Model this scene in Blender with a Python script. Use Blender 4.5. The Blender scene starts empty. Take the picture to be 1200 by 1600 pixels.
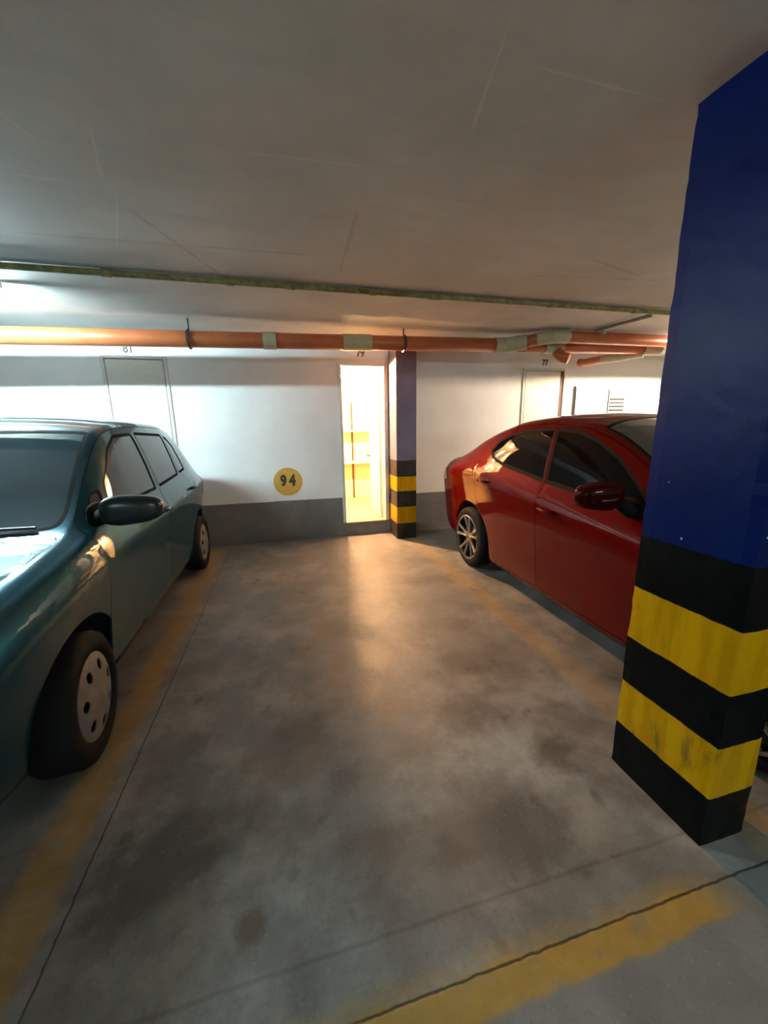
import bpy, bmesh, math, random
import numpy as np
from mathutils import Vector, Matrix, noise
from mathutils.geometry import delaunay_2d_cdt

sc = bpy.context.scene
COL = sc.collection
R = math.radians

# ------------------------------------------------------------------ camera
cam_d = bpy.data.cameras.new('camera')
cam = bpy.data.objects.new('camera', cam_d); COL.objects.link(cam)
yaw, pitch, roll = R(14.212), R(12.357), R(-0.946)
fw = Vector((math.sin(yaw)*math.cos(pitch), math.cos(yaw)*math.cos(pitch), -math.sin(pitch)))
rt = Vector((math.cos(yaw), -math.sin(yaw), 0)); up = rt.cross(fw)
r2 = rt*math.cos(roll) + up*math.sin(roll); u2 = -rt*math.sin(roll) + up*math.cos(roll)
mw = Matrix((r2, u2, -fw)).transposed().to_4x4(); mw.translation = Vector((0, 0, 1.45))
cam.matrix_world = mw
cam_d.sensor_fit = 'VERTICAL'; cam_d.sensor_height = 32.0
cam_d.lens = 597.8/1600*32.0; cam_d.clip_start = 0.02
sc.camera = cam

# ------------------------------------------------------------------ world, exposure
wd = bpy.data.worlds.new('world'); sc.world = wd; wd.use_nodes = True
wd.node_tree.nodes['Background'].inputs[0].default_value = (0.02, 0.022, 0.025, 1)
wd.node_tree.nodes['Background'].inputs[1].default_value = 0.1
sc.view_settings.view_transform = 'Standard'; sc.view_settings.look = 'None'
sc.view_settings.gamma = 1; sc.view_settings.exposure = 1.6
sc.view_settings.use_curve_mapping = False

# emission strengths of the lamps; the left aisle one is added fill
TUBE_LEFT = 330.0; TUBE_RIGHT = 620.0; TUBE_AISLE = 92.0; BULB = 4200.0

# ------------------------------------------------------------------ helpers
def tag(o, label, cat, group=None):
    o['label'] = label; o['category'] = cat
    if group: o['group'] = group
    return o

def struct(o):
    o['kind'] = 'structure'; return o

def empty(name, loc):
    o = bpy.data.objects.new(name, None); COL.objects.link(o)
    o.location = loc; o.empty_display_size = 0.1; return o

def link(name, me, m, parent=None, loc=None, smooth=False):
    me.materials.append(m)
    o = bpy.data.objects.new(name, me); COL.objects.link(o)
    if smooth:
        me.shade_smooth()
    if parent: o.parent = parent
    if loc is not None: o.location = loc
    return o

def obj(name, bm, m, parent=None, loc=None, smooth=False):
    me = bpy.data.meshes.new(name); bm.normal_update(); bm.to_mesh(me); bm.free()
    return link(name, me, m, parent, loc, smooth)

def box(bm, x0, x1, y0, y1, z0, z1, bev=0.0, seg=2):
    vs = [bm.verts.new((x, y, z)) for x in (x0, x1) for y in (y0, y1) for z in (z0, z1)]
    fs = [(0, 1, 3, 2), (4, 6, 7, 5), (0, 4, 5, 1), (2, 3, 7, 6), (0, 2, 6, 4), (1, 5, 7, 3)]
    F = [bm.faces.new([vs[i] for i in f]) for f in fs]
    if bev > 0:
        es = list({e for f in F for e in f.edges})
        bmesh.ops.bevel(bm, geom=es, offset=bev, segments=seg, profile=0.5, affect='EDGES')
    return bm

def newbox(*a, **k):
    return box(bmesh.new(), *a, **k)

def tube(bm, pts, r, n=24, cap=True):
    """a tube through points; r one radius or a list"""
    pts = [Vector(p) for p in pts]; rings = []
    prev = None
    for i, p in enumerate(pts):
        if i == 0: d = pts[1]-p
        elif i == len(pts)-1: d = p-pts[i-1]
        else: d = (pts[i+1]-p).normalized() + (p-pts[i-1]).normalized()
        d.normalize()
        if prev is None:
            a = Vector((0, 0, 1)) if abs(d.z) < 0.9 else Vector((1, 0, 0))
            u = d.cross(a).normalized()
        else:
            u = (prev - d*prev.dot(d)).normalized()
        prev = u; w = d.cross(u)
        rr = r[i] if isinstance(r, (list, tuple)) else r
        rings.append([bm.verts.new(p + (u*math.cos(2*math.pi*k/n) + w*math.sin(2*math.pi*k/n))*rr) for k in range(n)])
    for a, b in zip(rings, rings[1:]):
        for k in range(n):
            bm.faces.new((a[k], a[(k+1) % n], b[(k+1) % n], b[k]))
    if cap:
        bm.faces.new(rings[0][::-1]); bm.faces.new(rings[-1])
    return bm

def lathe_x(bm, prof, n=48):
    """revolve (x, r) profile around the x axis"""
    rings = [[bm.verts.new((x, r*math.cos(2*math.pi*k/n), r*math.sin(2*math.pi*k/n))) for k in range(n)] for x, r in prof]
    for a, b in zip(rings, rings[1:]):
        for k in range(n):
            bm.faces.new((a[k], a[(k+1) % n], b[(k+1) % n], b[k]))
    return bm, rings

# ---- node helpers
class NT:
    def __init__(s, name):
        s.m = bpy.data.materials.new(name); s.m.use_nodes = True
        s.t = s.m.node_tree; s.b = s.t.nodes['Principled BSDF']
        g = s.t.nodes.new('ShaderNodeNewGeometry'); s.pos = g.outputs['Position']
        sp = s.t.nodes.new('ShaderNodeSeparateXYZ'); s.t.links.new(s.pos, sp.inputs[0])
        s.x, s.y, s.z = sp.outputs
    def put(s, inp, v):
        if isinstance(v, bpy.types.NodeSocket): s.t.links.new(v, inp)
        elif isinstance(v, (tuple, list)): inp.default_value = (*v, 1) if len(v) == 3 and len(inp.default_value) == 4 else v
        else: inp.default_value = v
    def op(s, o, a, b=None, c=None, clamp=False):
        n = s.t.nodes.new('ShaderNodeMath'); n.operation = o; n.use_clamp = clamp
        s.put(n.inputs[0], a)
        if b is not None: s.put(n.inputs[1], b)
        if c is not None: s.put(n.inputs[2], c)
        return n.outputs[0]
    def noise(s, scale, detail=3, rough=0.6, vec=None, stretch=None):
        n = s.t.nodes.new('ShaderNodeTexNoise'); n.inputs['Scale'].default_value = scale
        n.inputs['Detail'].default_value = detail; n.inputs['Roughness'].default_value = rough
        v = vec or s.pos
        if stretch:
            mp = s.t.nodes.new('ShaderNodeMapping'); mp.inputs['Scale'].default_value = stretch
            s.t.links.new(v, mp.inputs[0]); v = mp.outputs[0]
        s.t.links.new(v, n.inputs['Vector']); return n.outputs['Fac']
    def ramp(s, v, a, b):      # smooth 0..1 between a and b
        n = s.t.nodes.new('ShaderNodeMapRange'); n.interpolation_type = 'SMOOTHSTEP'
        s.put(n.inputs[0], v); n.inputs[1].default_value = a; n.inputs[2].default_value = b
        return n.outputs[0]
    def mix(s, f, a, b):
        n = s.t.nodes.new('ShaderNodeMix'); n.data_type = 'RGBA'
        s.put(n.inputs[0], f); s.put(n.inputs[6], a); s.put(n.inputs[7], b); return n.outputs[2]
    def band(s, v, a, b, soft=0.006):
        return s.op('MULTIPLY', s.ramp(v, a-soft, a+soft), s.op('SUBTRACT', 1.0, s.ramp(v, b-soft, b+soft)))
    def seg(s, x0, y0, x1, y1, w):
        """mask along a segment in the xy plane"""
        dx, dy = x1-x0, y1-y0; L = math.hypot(dx, dy)
        ux, uy = dx/L, dy/L
        al = s.op('ADD', s.op('MULTIPLY', s.op('SUBTRACT', s.x, x0), ux), s.op('MULTIPLY', s.op('SUBTRACT', s.y, y0), uy))
        ac = s.op('ABSOLUTE', s.op('ADD', s.op('MULTIPLY', s.op('SUBTRACT', s.x, x0), -uy), s.op('MULTIPLY', s.op('SUBTRACT', s.y, y0), ux)))
        nn = s.op('MULTIPLY', s.op('SUBTRACT', s.noise(9.0, 2), 0.5), w*3)
        return s.op('MULTIPLY', s.band(al, 0, L, 0.04), s.op('SUBTRACT', 1.0, s.ramp(s.op('ADD', ac, nn), w*0.4, w)))
    def bump(s, h, strength=0.2, dist=0.01):
        n = s.t.nodes.new('ShaderNodeBump'); n.inputs['Strength'].default_value = strength
        n.inputs['Distance'].default_value = dist
        s.t.links.new(h, n.inputs['Height']); s.t.links.new(n.outputs[0], s.b.inputs['Normal'])
    def set(s, **k):
        nm = dict(color='Base Color', rough='Roughness', metal='Metallic', coat='Coat Weight', coatr='Coat Roughness', spec='Specular IOR Level', trans='Transmission Weight', ior='IOR')
        for a, v in k.items(): s.put(s.b.inputs[nm[a]], v)
        return s

def simple(name, col, rough=0.5, metal=0.0, var=0.12, vs=14.0, **k):
    n = NT(name)
    f = n.noise(vs, 4)
    c2 = tuple(c*(1-var*2) for c in col)
    n.set(color=n.mix(n.ramp(f, 0.3, 0.7), c2, col), rough=rough, metal=metal, **k)
    return n.m

def emit(name, col, strength):
    n = NT(name); n.b.inputs['Emission Color'].default_value = (*col, 1); n.b.inputs['Emission Strength'].default_value = strength
    n.set(color=col); return n.m

# ------------------------------------------------------------------ materials
# floor: power-trowelled concrete, stains, worn yellow bay lines, expansion joints
n = NT('concrete_floor')
big = n.noise(1.1, 3); mid = n.noise(3.5, 5, 0.65); fine = n.noise(26, 4, 0.7); spots = n.noise(6.5, 2, 0.5)
c = n.mix(n.ramp(mid, 0.35, 0.68), (0.135, 0.125, 0.115), (0.26, 0.25, 0.235))
c = n.mix(n.op('MULTIPLY', n.ramp(big, 0.42, 0.62), 0.55), c, (0.12, 0.115, 0.105))
c = n.mix(n.op('MULTIPLY', n.ramp(fine, 0.55, 0.75), 0.25), c, (0.09, 0.085, 0.08))
c = n.mix(n.op('MULTIPLY', n.ramp(spots, 0.64, 0.74), 0.5), c, (0.05, 0.045, 0.04))
def blot(c, x, y, r, col, s):
    d = n.op('SQRT', n.op('ADD', n.op('POWER', n.op('SUBTRACT', n.x, x), 2.0), n.op('POWER', n.op('SUBTRACT', n.y, y), 2.0)))
    d = n.op('ADD', d, n.op('MULTIPLY', n.op('SUBTRACT', mid, 0.5), r*1.6))
    return n.mix(n.op('MULTIPLY', n.op('SUBTRACT', 1.0, n.ramp(d, r*0.3, r)), s), c, col)
c = blot(c, 1.08, 1.22, 0.16, (0.06, 0.05, 0.03), 0.75)
c = blot(c, -0.2, 0.93, 0.06, (0.09, 0.05, 0.025), 0.8)
c = blot(c, -0.52, 1.15, 0.28, (0.05, 0.052, 0.045), 0.8)
c = blot(c, 0.15, 1.35, 0.10, (0.07, 0.068, 0.065), 0.6)
c = blot(c, 0.80, 0.95, 0.18, (0.08, 0.078, 0.075), 0.6)
c = blot(c, 0.0, 1.7, 0.16, (0.08, 0.075, 0.07), 0.5)
for xx, yy, rr in ((-0.6, 1.7, .2), (.3, 2.6, .2), (.75, 1.55, .17), (.45, .95, .1), (-.4, 2.4, .25), (-.05, .75, .08), (1.0, 2.0, .2)):
    c = blot(c, xx, yy, rr, (0.085, 0.08, 0.075), 0.5)
wear = n.ramp(n.noise(8, 5, 0.7), 0.28, 0.48)
wob = n.op('MULTIPLY', n.op('SUBTRACT', n.noise(5, 3), 0.5), 0.05)
xw = n.op('ADD', n.x, wob); yw = n.op('ADD', n.y, wob)
inb = n.band(n.y, 0.66, 5.0, 0.02)
lineL = n.op('MULTIPLY', n.band(xw, -0.955, -0.80, 0.02), inb)
lineR = n.op('MULTIPLY', n.band(xw, 1.50, 1.67, 0.03), inb)
lineK = n.op('MULTIPLY', n.op('MAXIMUM', n.band(yw, 0.582, 0.67, 0.010), n.op('MULTIPLY', n.band(yw, 0.65, 0.705, 0.02), 0.35)), n.band(n.x, -4, 1.22, 0.1))
c = n.mix(n.op('MULTIPLY', n.op('SUBTRACT', 1.0, n.ramp(n.y, 0.655, 0.665)), 0.6), c, (0.125, 0.135, 0.135))
grit = n.noise(75, 3, 0.8)
c = n.mix(n.op('MULTIPLY', n.ramp(grit, 0.58, 0.72), 0.35), c, (0.36, 0.35, 0.33))
c = n.mix(n.op('MULTIPLY', n.ramp(grit, 0.42, 0.30), 0.45), c, (0.05, 0.048, 0.045))
yl = n.mix(n.ramp(n.noise(14, 3), 0.35, 0.7), (0.30, 0.17, 0.012), (0.36, 0.21, 0.018))
c = n.mix(n.op('MULTIPLY', n.op('MULTIPLY', lineL, wear), 0.55), c, yl)
c = n.mix(n.op('MULTIPLY', n.op('MULTIPLY', lineR, wear), 0.32), c, yl)
c = n.mix(n.op('MULTIPLY', n.op('MULTIPLY', lineK, wear), 0.8), c, yl)
jw = n.op('MULTIPLY', n.op('SUBTRACT', n.noise(18, 2), 0.5), 0.012)
jL = n.op('MULTIPLY', n.band(n.op('ADD', n.x, jw), -0.751, -0.745, 0.003), inb)
jK = n.band(n.op('ADD', n.y, jw), 0.658, 0.665, 0.002)
jK2 = n.op('MULTIPLY', n.band(n.op('ADD', n.y, jw), 0.80, 0.81, 0.006), 0.35)
j = n.op('MAXIMUM', n.op('MAXIMUM', jL, jK), jK2)
c = n.mix(n.op('MULTIPLY', j, 0.85), c, (0.015, 0.013, 0.01))
n.set(color=c, rough=n.op('ADD', n.op('MULTIPLY', n.ramp(mid, 0.3, 0.7), 0.18), 0.42), spec=0.5)
n.bump(n.op('ADD', n.op('ADD', n.noise(60, 4), n.op('MULTIPLY', n.noise(7, 3), 2.0)), n.op('MULTIPLY', j, -2.0)), 0.22, 0.006)
M_floor = n.m

n = NT('concrete_ceiling')
f1 = n.noise(1.3, 4); f2 = n.noise(5, 5, 0.65, stretch=(0.4, 1.5, 1))
c = n.mix(n.ramp(f1, 0.3, 0.7), (0.50, 0.49, 0.46), (0.60, 0.59, 0.56))
c = n.mix(n.op('MULTIPLY', n.ramp(f2, 0.45, 0.75), 0.3), c, (0.40, 0.39, 0.37))
for a in ((-0.05, 1.68, 0.37, 1.66), (0.74, 1.14, 1.19, 1.15), (-0.80, 1.62, -0.75, 1.75), (0.60, 1.03, 0.68, 1.40), (0.75, 1.82, 1.14, 1.81), (0.77, 1.95, 0.71, 2.2), (-.55, 1.7, -.62, 1.95), (-.62, 2.1, -.8, 2.6), (-1.3, 2.0, -.7, 2.02)):
    c = n.mix(n.op('MULTIPLY', n.seg(*a, 0.006), 0.4), c, (0.7, 0.68, 0.62))
for a in ((0.40, 2.0, 0.42, 2.7), (1.9, 2.2, 2.4, 2.35), (1.7, 2.5, 2.6, 2.4), (-1.2, 2.55, .2, 2.5), (-.6, 2.2, -.3, 3.0)):
    c = n.mix(n.op('MULTIPLY', n.seg(*a, 0.012), 0.35), c, (0.3, 0.29, 0.28))
n.set(color=c, rough=0.85, spec=0.2)
n.bump(n.op('ADD', n.noise(30, 5), n.op('MULTIPLY', n.noise(2.5, 3), 2.0)), 0.12, 0.008)
M_ceil = n.m

n = NT('painted_wall')
f1 = n.noise(2.0, 4); wb_ = n.op('MULTIPLY', n.op('SUBTRACT', n.noise(3, 3), 0.5), 0.02)
up_ = n.mix(n.ramp(f1, 0.3, 0.7), (0.76, 0.755, 0.745), (0.82, 0.815, 0.805))
lo = n.mix(n.ramp(n.noise(5, 4), 0.3, 0.7), (0.15, 0.145, 0.14), (0.19, 0.185, 0.175))
zz = n.op('ADD', n.z, wb_)
n.set(color=n.mix(n.ramp(zz, 0.537, 0.543), lo, up_), rough=0.6, spec=0.3)
n.bump(n.noise(40, 4), 0.12, 0.004)
M_wall = n.m

def pillar_mat(name, blue, black, z, yellow=((0.42, 0.205, 0.001), (0.53, 0.285, 0.002)), rough=0.4):
    n = NT(name)
    w = n.op('MULTIPLY', n.op('SUBTRACT', n.noise(12, 3), 0.5), 0.012)
    zz = n.op('ADD', n.z, w)
    bl = n.mix(n.ramp(n.noise(3, 4), 0.3, 0.7), tuple(c*0.8 for c in blue), blue)
    bk = n.mix(n.ramp(n.noise(7, 4), 0.3, 0.7), tuple(c*0.6 for c in black), black)
    yl = n.mix(n.ramp(n.noise(6, 4, stretch=(3, 3, 0.4)), 0.35, 0.65), *yellow)
    scuff = n.op('MULTIPLY', n.ramp(n.noise(9, 4, 0.6, stretch=(1.6, 1.6, 0.5)), 0.53, 0.66), n.op('SUBTRACT', 1.0, n.ramp(n.z, 0.38, 0.46)))
    yl = n.mix(n.op('MULTIPLY', scuff, 0.7), yl, (0.10, 0.075, 0.02))
    c = n.mix(n.ramp(zz, z[4]-.002, z[4]+.002), bk, bl)
    c = n.mix(n.band(zz, z[2], z[3], 0.002), c, yl)
    c = n.mix(n.band(zz, z[0], z[1], 0.002), c, yl)
    chip = n.ramp(n.noise(22, 2, 0.4), 0.78, 0.80)
    c = n.mix(n.op('MULTIPLY', chip, 0.8), c, (0.5, 0.5, 0.48))
    n.set(color=c, rough=rough, spec=0.08)
    n.bump(n.op('ADD', n.noise(35, 4), n.op('MULTIPLY', n.noise(4, 2), 3.0)), 0.15, 0.006)
    return n.m
M_pillar = pillar_mat('striped_pillar_paint', (0.0006, 0.0095, 0.085), (0.003, 0.004, 0.004), (0.20, 0.40, 0.60, 0.82, 1.03))
M_pillar2 = pillar_mat('haze_greyed_pillar_paint', (0.17, 0.155, 0.23), (0.05, 0.04, 0.035), (0.21, 0.43, 0.64, 0.83, 1.04), rough=0.45)  # same blue paint, greyed in the colour for haze and warm light

M_pipe = simple('terracotta_pvc', (0.50, 0.135, 0.045), 0.38, var=0.1, vs=5)
M_sleeve = simple('greenish_sleeve', (0.50, 0.46, 0.29), 0.5, var=0.08)
M_conduit = simple('mouldy_conduit', (0.36, 0.32, 0.13), 0.7, var=0.25, vs=20)
M_steel = simple('dark_steel', (0.06, 0.055, 0.06), 0.45, 0.6)
M_grey = simple('grey_conduit_metal', (0.28, 0.27, 0.24), 0.5, 0.3)
M_door = simple('cream_door_paint', (0.66, 0.64, 0.57), 0.45, var=0.03)
M_frame = simple('door_frame_paint', (0.66, 0.63, 0.57), 0.5, var=0.05)
M_white = simple('white_door_paint', (0.78, 0.75, 0.68), 0.45, var=0.02)
M_store = simple('storeroom_plaster', (0.72, 0.66, 0.50), 0.8, var=0.04)
M_storefl = simple('storeroom_floor_tile', (0.62, 0.48, 0.24), 0.55, var=0.05)
M_shelf = simple('pale_shelf_board', (0.78, 0.72, 0.56), 0.6, var=0.03)
M_brown = simple('brown_wood_and_gap_shade', (0.10, 0.035, 0.015), 0.6)
M_black = simple('black_paint', (0.02, 0.02, 0.02), 0.6)
M_numgrey = simple('faded_black_and_gap_shade', (0.09, 0.09, 0.09), 0.7)
M_digit = simple('dark_brown_digit_paint', (0.05, 0.038, 0.025), 0.7)
M_yellow = simple('ochre_disc_paint', (0.62, 0.36, 0.055), 0.55, var=0.08, vs=30)
M_metalw = simple('pale_cabinet_metal', (0.74, 0.73, 0.70), 0.45, var=0.03)
M_slot = simple('dark_louvre_slot', (0.02, 0.02, 0.018), 0.8)
M_lampbody = simple('lamp_body_metal', (0.75, 0.76, 0.76), 0.4)
M_tubeL = emit('cool_tube_light', (0.68, 0.93, 1.0), TUBE_LEFT)
M_tubeR = emit('neutral_tube_light', (1.0, 0.78, 0.56), TUBE_RIGHT)
M_tubeA = emit('aisle_tube_light', (0.78, 1.0, 0.96), TUBE_AISLE)
M_tubeB = emit('added_fill_light', (0.78, 1.0, 1.0), TUBE_AISLE*0.45)  # for the added fill lamp over the left aisle
M_bulb = emit('warm_bulb_light', (1.0, 0.55, 0.26), BULB)
M_brass = simple('dull_knob_metal', (0.22, 0.19, 0.15), 0.35, 0.8)

def paint(name, col, rough, metal, coat=1.0):
    n = NT(name)
    f = n.noise(900, 1)
    n.set(color=n.mix(f, tuple(c*0.9 for c in col), tuple(c*1.1 for c in col)), rough=rough, metal=metal, coat=coat, coatr=0.02, spec=0.0)
    return n.m
M_teal = paint('teal_metallic_paint', (0.004, 0.048, 0.070), 0.38, 0.5, 0.9)
M_red = paint('deep_red_metallic_paint', (0.095, 0.001, 0.0005), 0.45, 0.1, 0.6)
M_redmirror = paint('dark_red_mirror_paint', (0.030, 0.001, 0.001), 0.3, 0.1, 0.25)
def glassm(name, col, sp=0.5):
    n = NT(name); n.set(color=n.mix(n.noise(3, 1), col, tuple(c*1.2 for c in col)), rough=0.03, spec=sp); return n.m
M_glass1 = glassm('grey_tinted_glass', (0.050, 0.057, 0.062))
M_ws1 = glassm('blue_grey_windscreen_glass', (0.022, 0.042, 0.055), 0.9)
M_glass2 = glassm('dark_tinted_glass', (0.003, 0.0025, 0.0025), 0.16)
M_ws2 = glassm('windscreen_glass', (0.05, 0.055, 0.05))
M_rubber = simple('black_rubber', (0.007, 0.0075, 0.0075), 0.8, spec=0.2)
M_seal = simple('matt_window_seal', (0.008, 0.008, 0.008), 0.85, spec=0.1)
M_trim = simple('black_trim_plastic', (0.02, 0.022, 0.024), 0.35)
M_mirror1 = simple('black_mirror_plastic', (0.010, 0.020, 0.024), 0.25)
M_hub = simple('silver_hubcap_paint', (0.20, 0.19, 0.18), 0.45, 0.2)
M_alloy = simple('alloy_metal', (0.42, 0.40, 0.38), 0.28, 0.9)
M_tail = simple('red_lamp_lens', (0.22, 0.008, 0.008), 0.1, coat=1.0)
M_head = simple('clear_lamp_lens', (0.5, 0.5, 0.5), 0.1, 0.5, coat=1.0)
M_dark = simple('dark_cavity', (0.006, 0.006, 0.006), 0.9)
M_chrome = simple('bright_chrome', (0.6, 0.58, 0.55), 0.12, 1.0)

# ------------------------------------------------------------------ the garage shell
def ceil_z(y): return 2.41 + 0.015*(y-1.0)
X0, X1, Y0, YW, YS = -8.5, 9.5, -6.5, 5.10, 7.02
struct(obj('floor', newbox(X0-.2, X1+.2, Y0-.2, YW+.13, -0.2, 0.0), M_floor))
bm = bmesh.new()
vs = [bm.verts.new(p) for p in ((X0-.2, Y0-.2, ceil_z(Y0)), (X1+.2, Y0-.2, ceil_z(Y0)), (X1+.2, YS+.2, ceil_z(YS+.2)), (X0-.2, YS+.2, ceil_z(YS+.2)))]
vt = [bm.verts.new(v.co + Vector((0, 0, 0.25))) for v in vs]
bm.faces.new(vs[::-1]); bm.faces.new(vt)
for i in range(4): bm.faces.new((vs[i], vs[(i+1) % 4], vt[(i+1) % 4], vt[i]))
bmesh.ops.recalc_face_normals(bm, faces=bm.faces)
struct(obj('ceiling', bm, M_ceil))
OX0, OX1, OZ0, OZ1 = 0.745, 1.335, 0.185, 2.25
bm = bmesh.new()
CZ = ceil_z(YW)+0.01
D81 = (-1.86, -1.27); D77 = (3.41, 4.06)
box(bm, X0, OX0, YW, YW+.12, 0, CZ); box(bm, OX1, X1, YW, YW+.12, 0, CZ)
box(bm, OX0, OX1, YW, YW+.12, 0, OZ0); box(bm, OX0, OX1, YW, YW+.12, OZ1, 2.436)
struct(obj('wall_back', bm, M_wall))
struct(obj('wall_left', newbox(X0-.2, X0, Y0-.2, YW+.12, 0, ceil_z(Y0)+.2), M_wall))
struct(obj('wall_right', newbox(X1, X1+.2, Y0-.2, YW+.12, 0, ceil_z(Y0)+.2), M_wall))
struct(obj('wall_front', newbox(X0, X1, Y0-.2, Y0, 0, ceil_z(Y0)+.02), M_wall))

# storeroom behind the open door
SX0, SX1 = 0.30, 1.62
struct(obj('floor_storeroom', newbox(SX0-.1, SX1+.1, YW+.12, YS+.1, 0.0, OZ0-.003), M_storefl))
struct(obj('wall_storeroom_left', newbox(SX0-.1, SX0, YW+.12, YS+.1, OZ0, 2.50), M_store))
struct(obj('wall_storeroom_right', newbox(SX1, SX1+.1, YW+.12, YS+.1, OZ0, 2.50), M_store))
struct(obj('wall_storeroom_back', newbox(SX0, SX1, YS, YS+.1, OZ0, 2.50), M_store))

def storeroom_door(name, x0, x1, z0, z1, gap=0.0):
    """a closed leaf in a slim frame set on the wall"""
    fr = 0.035
    bm = bmesh.new()
    box(bm, x0-fr, x0, YW-.018, YW, z0, z1+fr, 0.004, 1); box(bm, x1, x1+fr, YW-.018, YW, z0, z1+fr, 0.004, 1)
    box(bm, x0, x1, YW-.018, YW, z1, z1+fr, 0.004, 1)
    root = empty(name, ((x0+x1)/2, YW, z0)); struct(root)
    def sh(b): bmesh.ops.translate(b, verts=b.verts, vec=Vector((-(x0+x1)/2, -YW, -z0))); return b
    obj('door_frame', sh(bm), M_frame, root)
    obj('door_gap_shade', sh(newbox(x0, x1, YW-.003, YW, z0, z1)), M_brown if gap else M_numgrey, root)  # flat dark sheet stands for the shade in the gap beside the leaf
    obj('door_leaf', sh(newbox(x0+.006, x1-.006-gap, YW-.014, YW-.004, z0+.01, z1-.006, 0.003, 1)), M_door, root)
    kx = x1-.07-gap
    b = bmesh.new(); tube(b, [(kx, YW-.014, 1.03), (kx, YW-.04, 1.03), (kx, YW-.045, 1.03), (kx, YW-.07, 1.03)], [.012, .012, .026, .022], 16)
    obj('door_knob', sh(b), M_brass, root, smooth=False)
    return root
storeroom_door('door_1', D81[0], D81[1], OZ0, 2.25)
storeroom_door('door_3', D77[0], D77[1], OZ0, 2.225, gap=0.055)
# open door: jambs round the opening, leaf swung inwards
root = struct(empty('door_2', (OX1, YW, OZ0)))
bm = bmesh.new()
def shd(b): bmesh.ops.translate(b, verts=b.verts, vec=Vector((-OX1, -YW, -OZ0))); return b
box(bm, OX0-.03, OX0+.012, YW-.02, YW+.125, OZ0, OZ1+.015, .004, 1)
box(bm, OX1-.022, OX1+.03, YW-.02, YW+.125, OZ0, OZ1+.015, .004, 1)
box(bm, OX0+.012, OX1-.022, YW-.02, YW+.125, OZ1-.02, OZ1+.015, .004, 1)
obj('door_frame', shd(bm), M_frame, root)
obj('door_threshold', shd(newbox(OX0+.012, OX1-.022, YW-.015, YW+.12, OZ0-.012, OZ0+.006)), M_storefl, root)
leaf = obj('door_leaf', shd(newbox(OX1-.066, OX1-.030, YW+.13, YW+.75, OZ0+.012, OZ1-.02, .003, 1)), M_white, root)
b = bmesh.new(); tube(b, [(OX1-.066, 5.78, 1.05), (OX1-.09, 5.78, 1.05), (OX1-.095, 5.78, 1.05), (OX1-.125, 5.78, 1.05)], [.012, .012, .026, .02], 16)
obj('door_knob', shd(b), M_brass, leaf)

# shelves in the storeroom
tag(obj('wall_shelf', newbox(SX0, SX1, 6.72, YS, 1.395, 1.425, .003, 1), M_shelf), 'upper pale shelf board across the lit storeroom', 'shelf')
tag(obj('wall_shelf', newbox(SX0, SX1, 6.72, YS, 0.845, 0.875, .003, 1), M_shelf), 'lower pale shelf board across the lit storeroom', 'shelf')
bm = bmesh.new(); box(bm, 1.185, 1.215, YS-.03, YS, OZ0, .845); box(bm, 1.185, 1.215, YS-.03, YS, .875, 1.395); box(bm, 1.185, 1.215, YS-.03, YS, 1.425, 1.90)
tag(obj('shelf_upright', bm, M_brown), 'narrow brown upright on the back wall of the lit storeroom', 'upright')
# bare warm bulb on the storeroom ceiling
root = tag(empty('light_bulb', (0.80, 5.55, 2.16)), 'glowing warm bulb hanging inside the open storeroom', 'lamp')
bm = bmesh.new(); bmesh.ops.create_uvsphere(bm, u_segments=24, v_segments=16, radius=0.035)
obj('bulb_glass', bm, M_bulb, root, smooth=True)
bm = bmesh.new(); tube(bm, [(0, 0, .03), (0, 0, .09)], .018, 16); tube(bm, [(0, 0, .09), (0, 0, ceil_z(5.55)-2.16)], .004, 8)
obj('bulb_holder', bm, M_lampbody, root)

# ------------------------------------------------------------------ pillars
def pillar(name, x0, x1, y0, y1, z1, m, label, rough_top=0.0):
    bm = newbox(x0, x1, y0, y1, 0, z1)
    for ax, k in ((0, 6), (1, 9), (2, 70)):
        lo = min(v.co[ax] for v in bm.verts); hi = max(v.co[ax] for v in bm.verts)
        for q in range(1, k):
            nn = Vector((0, 0, 0)); nn[ax] = 1; pp = Vector((0, 0, 0)); pp[ax] = lo+(hi-lo)*q/k
            bmesh.ops.bisect_plane(bm, geom=bm.verts[:]+bm.edges[:]+bm.faces[:], plane_co=pp, plane_no=nn)
    cx, cy = (x0+x1)/2, (y0+y1)/2
    for v in bm.verts:      # hand-plastered arrises
        ex = min(abs(v.co.x-x0), abs(v.co.x-x1)) < 1e-4 and min(abs(v.co.y-y0), abs(v.co.y-y1)) < 1e-4
        d = (noise.noise(v.co*9)+noise.noise(v.co*31)*.6)*(.0045 if ex else .0015)
        v.co.x -= math.copysign(abs(d)+(.002 if ex else 0), v.co.x-cx); v.co.y -= math.copysign(abs(d)+(.002 if ex else 0), v.co.y-cy)
    return tag(obj(name, bm, m), label, 'pillar')
p = pillar('striped_pillar', 1.31, 1.515, 0.755, 1.14, ceil_z(1)+.01, M_pillar, 'large near blue pillar with black and yellow bands beside the red car')
pillar('striped_pillar', 1.375, 1.645, 4.73, YW, ceil_z(5)+.01, M_pillar2, 'small far pillar with yellow bands beside the open storeroom door')

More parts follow.
